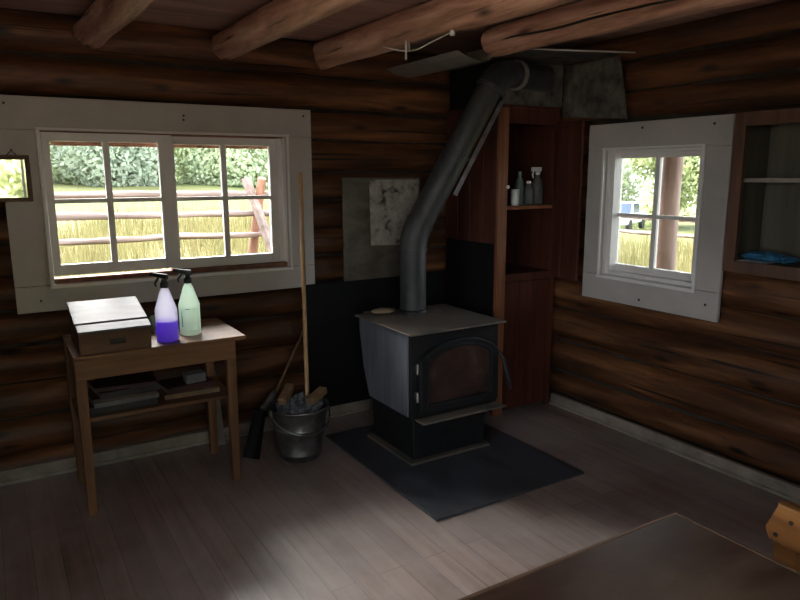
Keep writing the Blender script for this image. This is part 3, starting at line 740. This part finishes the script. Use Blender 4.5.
for (x, y, z, r_, sd, lab) in ((-1.845, -.385, .255, .062, 3, 'crumpled newspaper ball at the left in the bucket'), (-1.76, -.345, .262, .060, 11, 'crumpled newspaper ball at the back of the bucket'), (-1.72, -.46, .262, .058, 21, 'crumpled newspaper ball at the right in the bucket'), (-1.825, -.49, .25, .054, 31, 'crumpled newspaper ball at the front of the bucket')):
    build('newspaper', MB().sphere((x, y, z), r_, 0, 18, .7, sd), 'news', label=lab, cat='newspaper', group=g)
g = 'kindling blocks on top of the bucket'
for (a, b, r_, lab) in (((-1.895, -.44, .325), (-1.80, -.33, .372), .025, 'short tan kindling block lying at the left of the bucket top'), ((-1.765, -.51, .325), (-1.64, -.43, .352), .025, 'short tan kindling block lying at the right of the bucket top')):
    a, b = Vector(a), Vector(b); d = (b - a).normalized(); s_ = d.cross(Vector((0, 0, 1))).normalized(); u_ = s_.cross(d)
    vs = [p + s_ * i * r_ + u_ * j * r_ * .8 for p in (a, b) for (i, j) in ((-1, -1), (1, -1), (1, 1), (-1, 1))]
    build('kindling', MB().hexa(vs), 'kindling', bevel=.006, label=lab, cat='kindling', group=g)
build('broom_pole', MB().tube([(-1.728, -.40, .12), (-1.6, -.0945, 1.303), (-1.572, -.028, 1.56)], [.0125, .0125, .0125], 14), 'pole_wood', label='long pale wooden pole standing in the bucket and leaning on the window trim', cat='pole')
sh = thing('fireplace_shovel', (-1.95, -.2, 0), 'small dark fireplace shovel with wooden handle leaning on the log wall by the bucket', 'shovel')
build('handle', MB().tube([(-1.855, -.245, .322), (-1.575, -.008, .60)], [.0075, .007], 10), 'kindling', sh)
build('ferrule', MB().tube([(-1.95, -.283, .245), (-1.858, -.237, .325)], [.022, .017], 12), 'dull_sheet', sh, label='dull grey metal socket')
bl = MB()
p, q = Vector((-1.955, -.285, .24)), Vector((-2.045, -.362, .003)); d = (q - p).normalized(); sx = Vector((.73, -.68, 0)); sx = (sx - d * sx.dot(d)).normalized(); nrm = d.cross(sx)
for k in range(6):
    u0, u1 = -1 + k / 3, -1 + (k + 1) / 3
    f = lambda u, t, e: p + d * t * (q - p).length + sx * u * (.036 if t < .3 else .05) + nrm * (u * u * .03 + e)
    bl.hexa([f(u0, .0, 0), f(u1, 0, 0), f(u1, 1, 0), f(u0, 1, 0), f(u0, .0, .003), f(u1, 0, .003), f(u1, 1, .003), f(u0, 1, .003)])
build('blade', bl, 'black_sheet', sh)

# things on the stove top
m = MB(); m.sphere((-1.262, -.455, .7705), (.075, .05, .016), 0, 22, .12, 2.)
build('hot_pad', m, 'pad_cloth', label='flat oval brown pad lying on the stove top left of the pipe', cat='pad')
build('poker', MB().tube([(-1.36, -.40, .7605), (-1.17, -.395, .7605), (-1.15, -.40, .7605)], [.005, .006, .008], 8), 'dull_sheet', label='thin metal poker lying along the back edge of the stove top', cat='poker')

# ceiling wire with its clip
wr = thing('ceiling_wire', (-1.39, -.95, 2.09), 'thin white wire looped under the ceiling beam beside the hanging metal sheet', 'wire')
wp = [(-1.437, -.78, 2.162), (-1.408, -.872, 2.133), (-1.388, -.921, 2.123), (-1.355, -.969, 2.128), (-1.35, -1.09, 2.146), (-1.335, -1.20, 2.165)]
build('cable', MB().tube(wp, .0028, 8), 'wire_white', wr)
build('end_knob', MB().lathe([(.010, 0), (.013, .006), (.011, .022), (.007, .028)], (-1.333, -1.212, 2.15), 12), 'wire_white', wr, label='cream end knob')
build('hanger_strap', MB().box((-1.400, -.925, 2.085), (-1.390, -.922, 2.17)).box((-1.380, -.925, 2.12), (-1.375, -.922, 2.17)), 'wire_white', wr)

# ------------------------------------------------------------------ front table and chair
ft = thing('front_table', (-2.42, -3.2, 0), 'dark brown topped table in the right foreground', 'table')
build('top', B((-3.0, -3.60, .722), (-1.832, -2.84, .75)), 'dark_tabletop', ft, .003)
e = MB().box((-3.004, -2.8395, .715), (-1.828, -2.832, .7505)).box((-1.8315, -3.604, .715), (-1.824, -2.8395, .7505))
build('edge_band', e, 'table_edge', ft, .001, label='lighter worn edge')
for x in (-2.94, -1.90):
    for yv in (-3.54, -2.90):
        build('leg', B((x - .03, yv - .03, 0), (x + .03, yv + .03, .7215)), 'table_leg_wood', ft, .003)
build('apron', B((-2.91, -2.912, .64), (-1.93, -2.89, .7215)), 'table_leg_wood', ft)
build('apron', B((-2.91, -3.55, .64), (-1.93, -3.528, .7215)), 'table_leg_wood', ft)
for x in (-2.95, -1.911): build('apron', B((x, -3.51, .64), (x + .022, -2.93, .7215)), 'table_leg_wood', ft)
ch = thing('wooden_chair', (-1.7, -3.13, 0), 'orange tan wooden chair pulled up to the right end of the front table', 'chair')
cy = -3.125
rail = [(-2.962, .77), (-2.935, .70), (-2.945, .672), (-2.98, .668), (-3.30, .668), (-3.335, .70), (-3.305, .77)]
build('back_rail', MB().prism(rail, lambda u, v, w: (-1.615 + w, u, v), .024), 'chair_wood', ch, .004)
for yy in (-2.975, -3.265):
    o = build('leg', B((-1.59, yy - .028, 0), (-1.562, yy + .028, .76)), 'chair_wood', ch, .003)
    build('leg', B((-1.96 + .02, yy - .018, 0), (-1.904, yy + .018, .42)), 'chair_wood', ch, .003)
    for z in (.69, .735): build('screw', MB().tube([(-1.6165, yy + (.012 if z < .7 else -.02), z), (-1.614, yy + (.012 if z < .7 else -.02), z)], .006, 8), 'nail', ch, label='dark screw head')
build('seat', B((-1.96, -3.31, .4205), (-1.5905, -2.94, .445)), 'chair_wood', ch, .006)

# ------------------------------------------------------------------ outdoors
def gh(x, y):
    h = -.22; k = min(1, max(0, (x - 10) / 10))
    if y > 1: h += min(1.45, (y - 1) * .052) * (1 - k)
    if x > 2: h -= min(2.0, (x - 2) * .06) * max(k, min(1, max(0, 1 - (y - 12) / 14)))
    return h
gm = MB(); N = 84; S = 75.
def gx(i): 
    u = i / N * 2 - 1; return S * (abs(u) ** 1.7) * (1 if u > 0 else -1)
for j in range(N + 1):
    for i in range(N + 1):
        x, y = gx(i), gx(j); gm.v.append((x, y, gh(x, y) + (noise.noise(Vector((x * .3, y * .3, 0))) * .05 if max(abs(x), abs(y)) > 8 else 0)))
for j in range(N):
    for i in range(N):
        a = j * (N + 1) + i; gm.f.append([a, a + 1, a + N + 2, a + N + 1]); gm.m.append(0); gm.sm.append(True)
build('ground', gm, 'meadow', kind='structure')
y_ = MB(); y_.box((-13, -13, -.3), (XW - .45, 1.2, -.19)); y_.box((XW - .45, -13, -.3), (2.5, YS - .45, -.19))
build('bounce_slab', y_, 'bounce_ground', kind='structure')  # unseen pale slab, added to bounce light up onto beams and ceiling
# tall grass
gr = MB()
def blades(n, x0, x1, y0, y1, hmin, hmax, clump):
    k = 0
    while k < n:
        x = rnd.uniform(x0, x1); y = rnd.uniform(y0, y1)
        d = noise.noise(Vector((x * clump, y * clump, 3)))
        if d < -.15 + rnd.uniform(-.3, .2): continue
        h = rnd.uniform(hmin, hmax) * (1 + .6 * d); a = rnd.uniform(0, 2*pi); w = .009; z = gh(x, y) - .02
        lx, ly = rnd.uniform(-.15, .15), rnd.uniform(-.15, .15)
        dx, dy = cos(a) * w, sin(a) * w
        gr.add([(x-dx, y-dy, z), (x+dx, y+dy, z), (x+dx*.7+lx*.4, y+dy*.7+ly*.4, z+h*.6), (x-dx*.7+lx*.4, y-dy*.7+ly*.4, z+h*.6), (x+lx, y+ly, z+h)], [(0, 1, 2, 3), (3, 2, 4)])
        k += 1
blades(15000, -8, 7, 2.2, 13, .28, .62, .8)
blades(9000, 4, 16, -3, 9, .25, .6, .8)
build('tall_grass', gr, 'grass_blade', label='tall pale yellow grass growing around the rail fence outside', cat='grass', kind='stuff')

# rail fences
def fence(pts, zs_, posts, label, seed):
    x0, y0 = pts[0]; x1, y1 = pts[-1]
    r = thing('rail_fence', ((x0+x1)/2, (y0+y1)/2, gh((x0+x1)/2, (y0+y1)/2)), label, 'fence')
    for k, (za, zb, rr) in enumerate(zs_):
        for (pa, pb) in zip(pts, pts[1:]):
            ta = (pa[0] - x0) / (x1 - x0 + 1e-6) if abs(x1 - x0) > 1 else (pa[1] - y0) / (y1 - y0)
            tb = (pb[0] - x0) / (x1 - x0 + 1e-6) if abs(x1 - x0) > 1 else (pb[1] - y0) / (y1 - y0)
            mb = MB().log((pa[0], pa[1], za + (zb - za) * ta), (pb[0], pb[1], za + (zb - za) * tb), rr, seed + k * 3.1 + pa[0], 0, 10, 0, 0, 1.6)
            build('rail', mb, ['weathered'], r)
    for (px, py, lean, top) in posts:
        z = gh(px, py)
        d = Vector((lean, -.30, 1.0)).normalized(); a = Vector((px - lean * .6, py + .32, z)); L = top - z
        build('post', MB().tube([a, a + Vector((lean, -.42, L))], [.075, .06], 10), 'weathered_red', r, label='reddish brown leaning post')
        a2 = Vector((px + .12 + lean * .8, py - .42, z))
        build('post', MB().box((-.02, -.06, 0), (.02, .06, 1), 0, Matrix.Translation(a2) @ Vector((-.36, .46, L)).to_track_quat('Z', 'X').to_matrix().to_4x4() @ Matrix.Diagonal((2., 1, Vector((-.36, .46, L)).length, 1))), 'weathered', r, label='pale grey leaning plank')
    return r
fence([(-12, 5.7), (-7.5, 5.6), (-3.2, 5.5), (.12, 5.5), (3.6, 5.3)], [(1.42, 1.24, .042), (1.13, .98, .042), (.83, .68, .035)],
      [(-7.4, 5.55, .1, 1.6), (.12, 5.5, .12, 1.50), (3.6, 5.3, .1, 1.5)], 'weathered split rail fence with leaning posts, seen through the long window', 5)
fence([(9.4, -9), (9.2, -4.), (8.9, 1.8), (8.7, 7.6)], [(.62, .62, .04), (.30, .30, .04)], [(9.2, -4, .1, .8), (8.9, 1.8, .1, .8)], 'low rail fence seen through the small right window', 50)
pc = thing('porch_post', (1.22, -.50, gh(1.22, -.5)), 'round brown log porch post just outside the small right window', 'post')
build('log', MB().log((1.22, -.459, gh(1.22, -.5)), (1.22, -.458, 2.62), .09, 77, 2, 22, 0, 0, .8), ['bark'], pc)

# truck far out on the meadow
T = Vector((31.0, 25.2, gh(31.0, 25.2)))
tk = thing('pickup_truck', (0, 0, 0), 'white pickup truck parked far out on the meadow, seen through the small right window', 'truck')
build('body', B((-2.4, -.9, .45), (2.4, .9, 1.05)), 'truck_paint', tk, .08)
build('cab', MB().hexa([(-.9, -.85, 1.0), (1.0, -.85, 1.0), (1.0, .85, 1.0), (-.9, .85, 1.0), (-.7, -.75, 1.75), (.55, -.75, 1.75), (.55, .75, 1.75), (-.7, .75, 1.75)]), 'truck_paint', tk, .05)
build('windshield', MB().hexa([(1.01, -.75, 1.06), (1.02, -.75, 1.06), (1.02, .75, 1.06), (1.01, .75, 1.06), (.60, -.68, 1.68), (.61, -.68, 1.68), (.61, .68, 1.68), (.60, .68, 1.68)]), 'truck_glass', tk)
for s_ in (-1, 1):
    build('side_window', MB().hexa([(-.7, s_*.845, 1.1), (.85, s_*.845, 1.1), (.85, s_*.86, 1.1), (-.7, s_*.86, 1.1), (-.6, s_*.77, 1.66), (.5, s_*.77, 1.66), (.5, s_*.785, 1.66), (-.6, s_*.785, 1.66)]), 'truck_glass', tk)
    for wx_ in (-1.5, 1.5): build('wheel', MB().tube([(wx_, s_*.70, .38), (wx_, s_*.92, .38)], .38, 20), 'tyre', tk)
tk.location = T; tk.rotation_euler.z = radians(205)

# trees: one of each kind, then copies with their trunks
def crown_mesh(n, rx, rz, seed, size):
    mb = MB(); R_ = random.Random(seed)
    lumps = [(Vector((R_.uniform(-.6, .6) * rx, R_.uniform(-.6, .6) * rx, R_.uniform(.0, .95) * rz)), R_.uniform(.35, .6) * rx) for _ in range(24)]
    for k in range(n):
        c, r = R_.choice(lumps); d = Vector((R_.gauss(0, 1), R_.gauss(0, 1), R_.gauss(0, 1))).normalized()
        p = c + d * r * R_.uniform(.75, 1.05); p.z = max(p.z, .05)
        a = Vector((R_.gauss(0, 1), R_.gauss(0, 1), R_.gauss(0, 1))).normalized(); b = a.cross(d + Vector((.01, 0, 0))).normalized()
        s_ = size * R_.uniform(.6, 1.3)
        mb.add([p - a*s_, p + b*s_*.5, p + a*s_, p - b*s_*.5], [(0, 1, 2, 3)])
    return mb
KINDS = {}
for nm, mat, seed, rx, rz in (('pale', 'leaf_pale', 3, 1.9, 4.6), ('mid', 'leaf_mid', 8, 2.1, 5.0), ('dark', 'leaf_dark', 13, 1.8, 5.6)):
    r = thing('tree', (0, 0, 0), 'x', 'tree')
    build('crown', crown_mesh(15000, rx, rz, seed, .105), mat, r)
    build('trunk', MB().tube([(0, 0, -.1), (.05, .02, rz * .4), (0, .05, rz * .8)], [.18, .13, .05], 10), 'trunk', r)
    KINDS[nm] = r
TREES = []
def plant(kind, x, y, s_, label):
    base = KINDS[kind]; o = base if not base.get('used') else copy_tree(base)
    base['used'] = 1
    o.location = (x, y, gh(x, y) - .05); o.scale = (s_, s_, s_); o.rotation_euler.z = rnd.uniform(0, 6.28); o['label'] = label; o['group'] = 'trees round the meadow'
    TREES.append(o)
# through the long window: world x along y = 26..34
place = ['left edge', 'left pane', 'second pane', 'middle', 'third pane', 'fourth pane', 'right edge']
specs = [('mid', -9.5, 27), ('pale', -6.0, 29), ('dark', -3.2, 27.5), ('mid', -.6, 30), ('dark', 1.6, 27), ('pale', 4.2, 29), ('mid', 6.6, 27), ('dark', 9.2, 30), ('pale', 12, 27), ('mid', 15, 30), ('dark', -13, 29), ('mid', 18, 27), ('pale', 1.2, 34), ('mid', 9., 35), ('dark', 5.5, 34)]
LAB = {0: 'farthest left', 1: 'second from the left', 2: 'third from the left', 3: 'fourth from the left', 4: 'fifth from the left', 5: 'sixth from the left', 6: 'seventh from the left'}
front = sorted([s for s in specs], key=lambda s: s[1] / s[2])
ORD = ['leftmost', 'second', 'third', 'fourth', 'fifth', 'sixth', 'seventh', 'eighth', 'ninth', 'tenth', 'eleventh', 'twelfth', 'thirteenth', 'fourteenth', 'fifteenth']
KN = {'pale': 'pale yellow green', 'mid': 'bushy mid green', 'dark': 'darker green'}
for k, (kd, x, y) in enumerate(front):
    plant(kd, x, y, 1.0 + .15 * sin(k * 2.3), '%s tree, %s from the left along the meadow edge beyond the rail fence' % (KN[kd], ORD[k] if k else 'first'))
for k, (kd, x, y, s_) in enumerate([('dark', 33, 34.5, 1.5), ('mid', 38, 33.5, 1.7), ('pale', 38, 26.8, 1.75), ('mid', 36, 19.5, 1.6), ('dark', 36, 14, 1.6), ('dark', 36, 9, 1.5), ('mid', 36, 3.5, 1.5)]):
    plant(kd, x, y, s_, '%s tree, %s from the left beyond the small right window' % (KN[kd], ['first'] [0] if k == 0 else ORD[k]))
for k, (kd, x, y, s_) in enumerate([('mid', -7, -22, 1.3), ('pale', -3.2, -20, 1.2), ('dark', -1, -24, 1.4), ('mid', 2.5, -21, 1.3)]):
    plant(kd, x, y, s_, '%s tree behind the cabin, %s from the back window' % (KN[kd], ['rightmost', 'second rightmost', 'third rightmost', 'leftmost'][k]))

# ------------------------------------------------------------------ light
w = bpy.data.worlds.new('sky'); SC.world = w; w.use_nodes = True
nt = w.node_tree; nt.nodes.clear()
o = nt.nodes.new('ShaderNodeOutputWorld'); bg = nt.nodes.new('ShaderNodeBackground')
bg.inputs[0].default_value = (.86, .93, 1.0, 1); bg.inputs[1].default_value = 4.0
nt.links.new(bg.outputs[0], o.inputs[0])
sd = bpy.data.lights.new('sun', 'SUN'); sd.energy = 13.; sd.angle = radians(46); sd.color = (1., .93, .88)
so = bpy.data.objects.new('sun', sd); COL.objects.link(so)
so.rotation_euler = Vector((.20, -.88, -1.0)).to_track_quat('-Z', 'Y').to_euler(); so.location = (-5, 14, 12)
def portal(name, loc, sx, sz, face):
    L = bpy.data.lights.new(name, 'AREA'); L.shape = 'RECTANGLE'; L.size = sx; L.size_y = sz; L.cycles.is_portal = True
    ob = bpy.data.objects.new(name, L); COL.objects.link(ob); ob.location = loc
    ob.rotation_euler = Vector(face).to_track_quat('-Z', 'Z').to_euler()
portal('portal_north', (-2.277, .25, 1.385), 1.27, .76, (0, -1, 0))
portal('portal_east', (.26, -1.245, 1.313), .645, .743, (-1, 0, 0))
portal('portal_south', (-3.18, YS - .25, 1.225), 1.56, 1.75, (0, 1, 0))
portal('portal_west', (XW - .25, -3.225, 1.40), 1.91, 1.26, (1, 0, 0))

# ------------------------------------------------------------------ camera
cam = bpy.data.cameras.new('camera'); cam.sensor_fit = 'HORIZONTAL'; cam.sensor_width = 36.; cam.lens = 670 / 800 * 36.; cam.clip_start = .05; cam.clip_end = 300
co = bpy.data.objects.new('camera', cam); COL.objects.link(co)
yaw, pitch, roll = radians(31.4), radians(10.65), radians(-.19)
fwd = Vector((sin(yaw)*cos(pitch), cos(yaw)*cos(pitch), -sin(pitch))); rt = Vector((cos(yaw), -sin(yaw), 0)); up = rt.cross(fwd)
r2 = rt * cos(roll) + up * sin(roll); u2 = -rt * sin(roll) + up * cos(roll)
Mx = Matrix((r2, u2, -fwd)).transposed().to_4x4(); Mx.translation = (CAMX, CAMY, CAMZ)
co.matrix_world = Mx
SC.camera = co
vs = SC.view_settings
SC.display_settings.display_device = 'sRGB'
vs.view_transform = 'Standard'; vs.look = 'None'; vs.gamma = 1; vs.use_curve_mapping = False; vs.exposure = 1.35
SC.cycles.use_denoising = True
SC.cycles.max_bounces = 10; SC.cycles.diffuse_bounces = 6; SC.cycles.transparent_max_bounces = 16
SC.cycles.caustics_reflective = False; SC.cycles.caustics_refractive = False
SC.cycles.sample_clamp_indirect = 6.
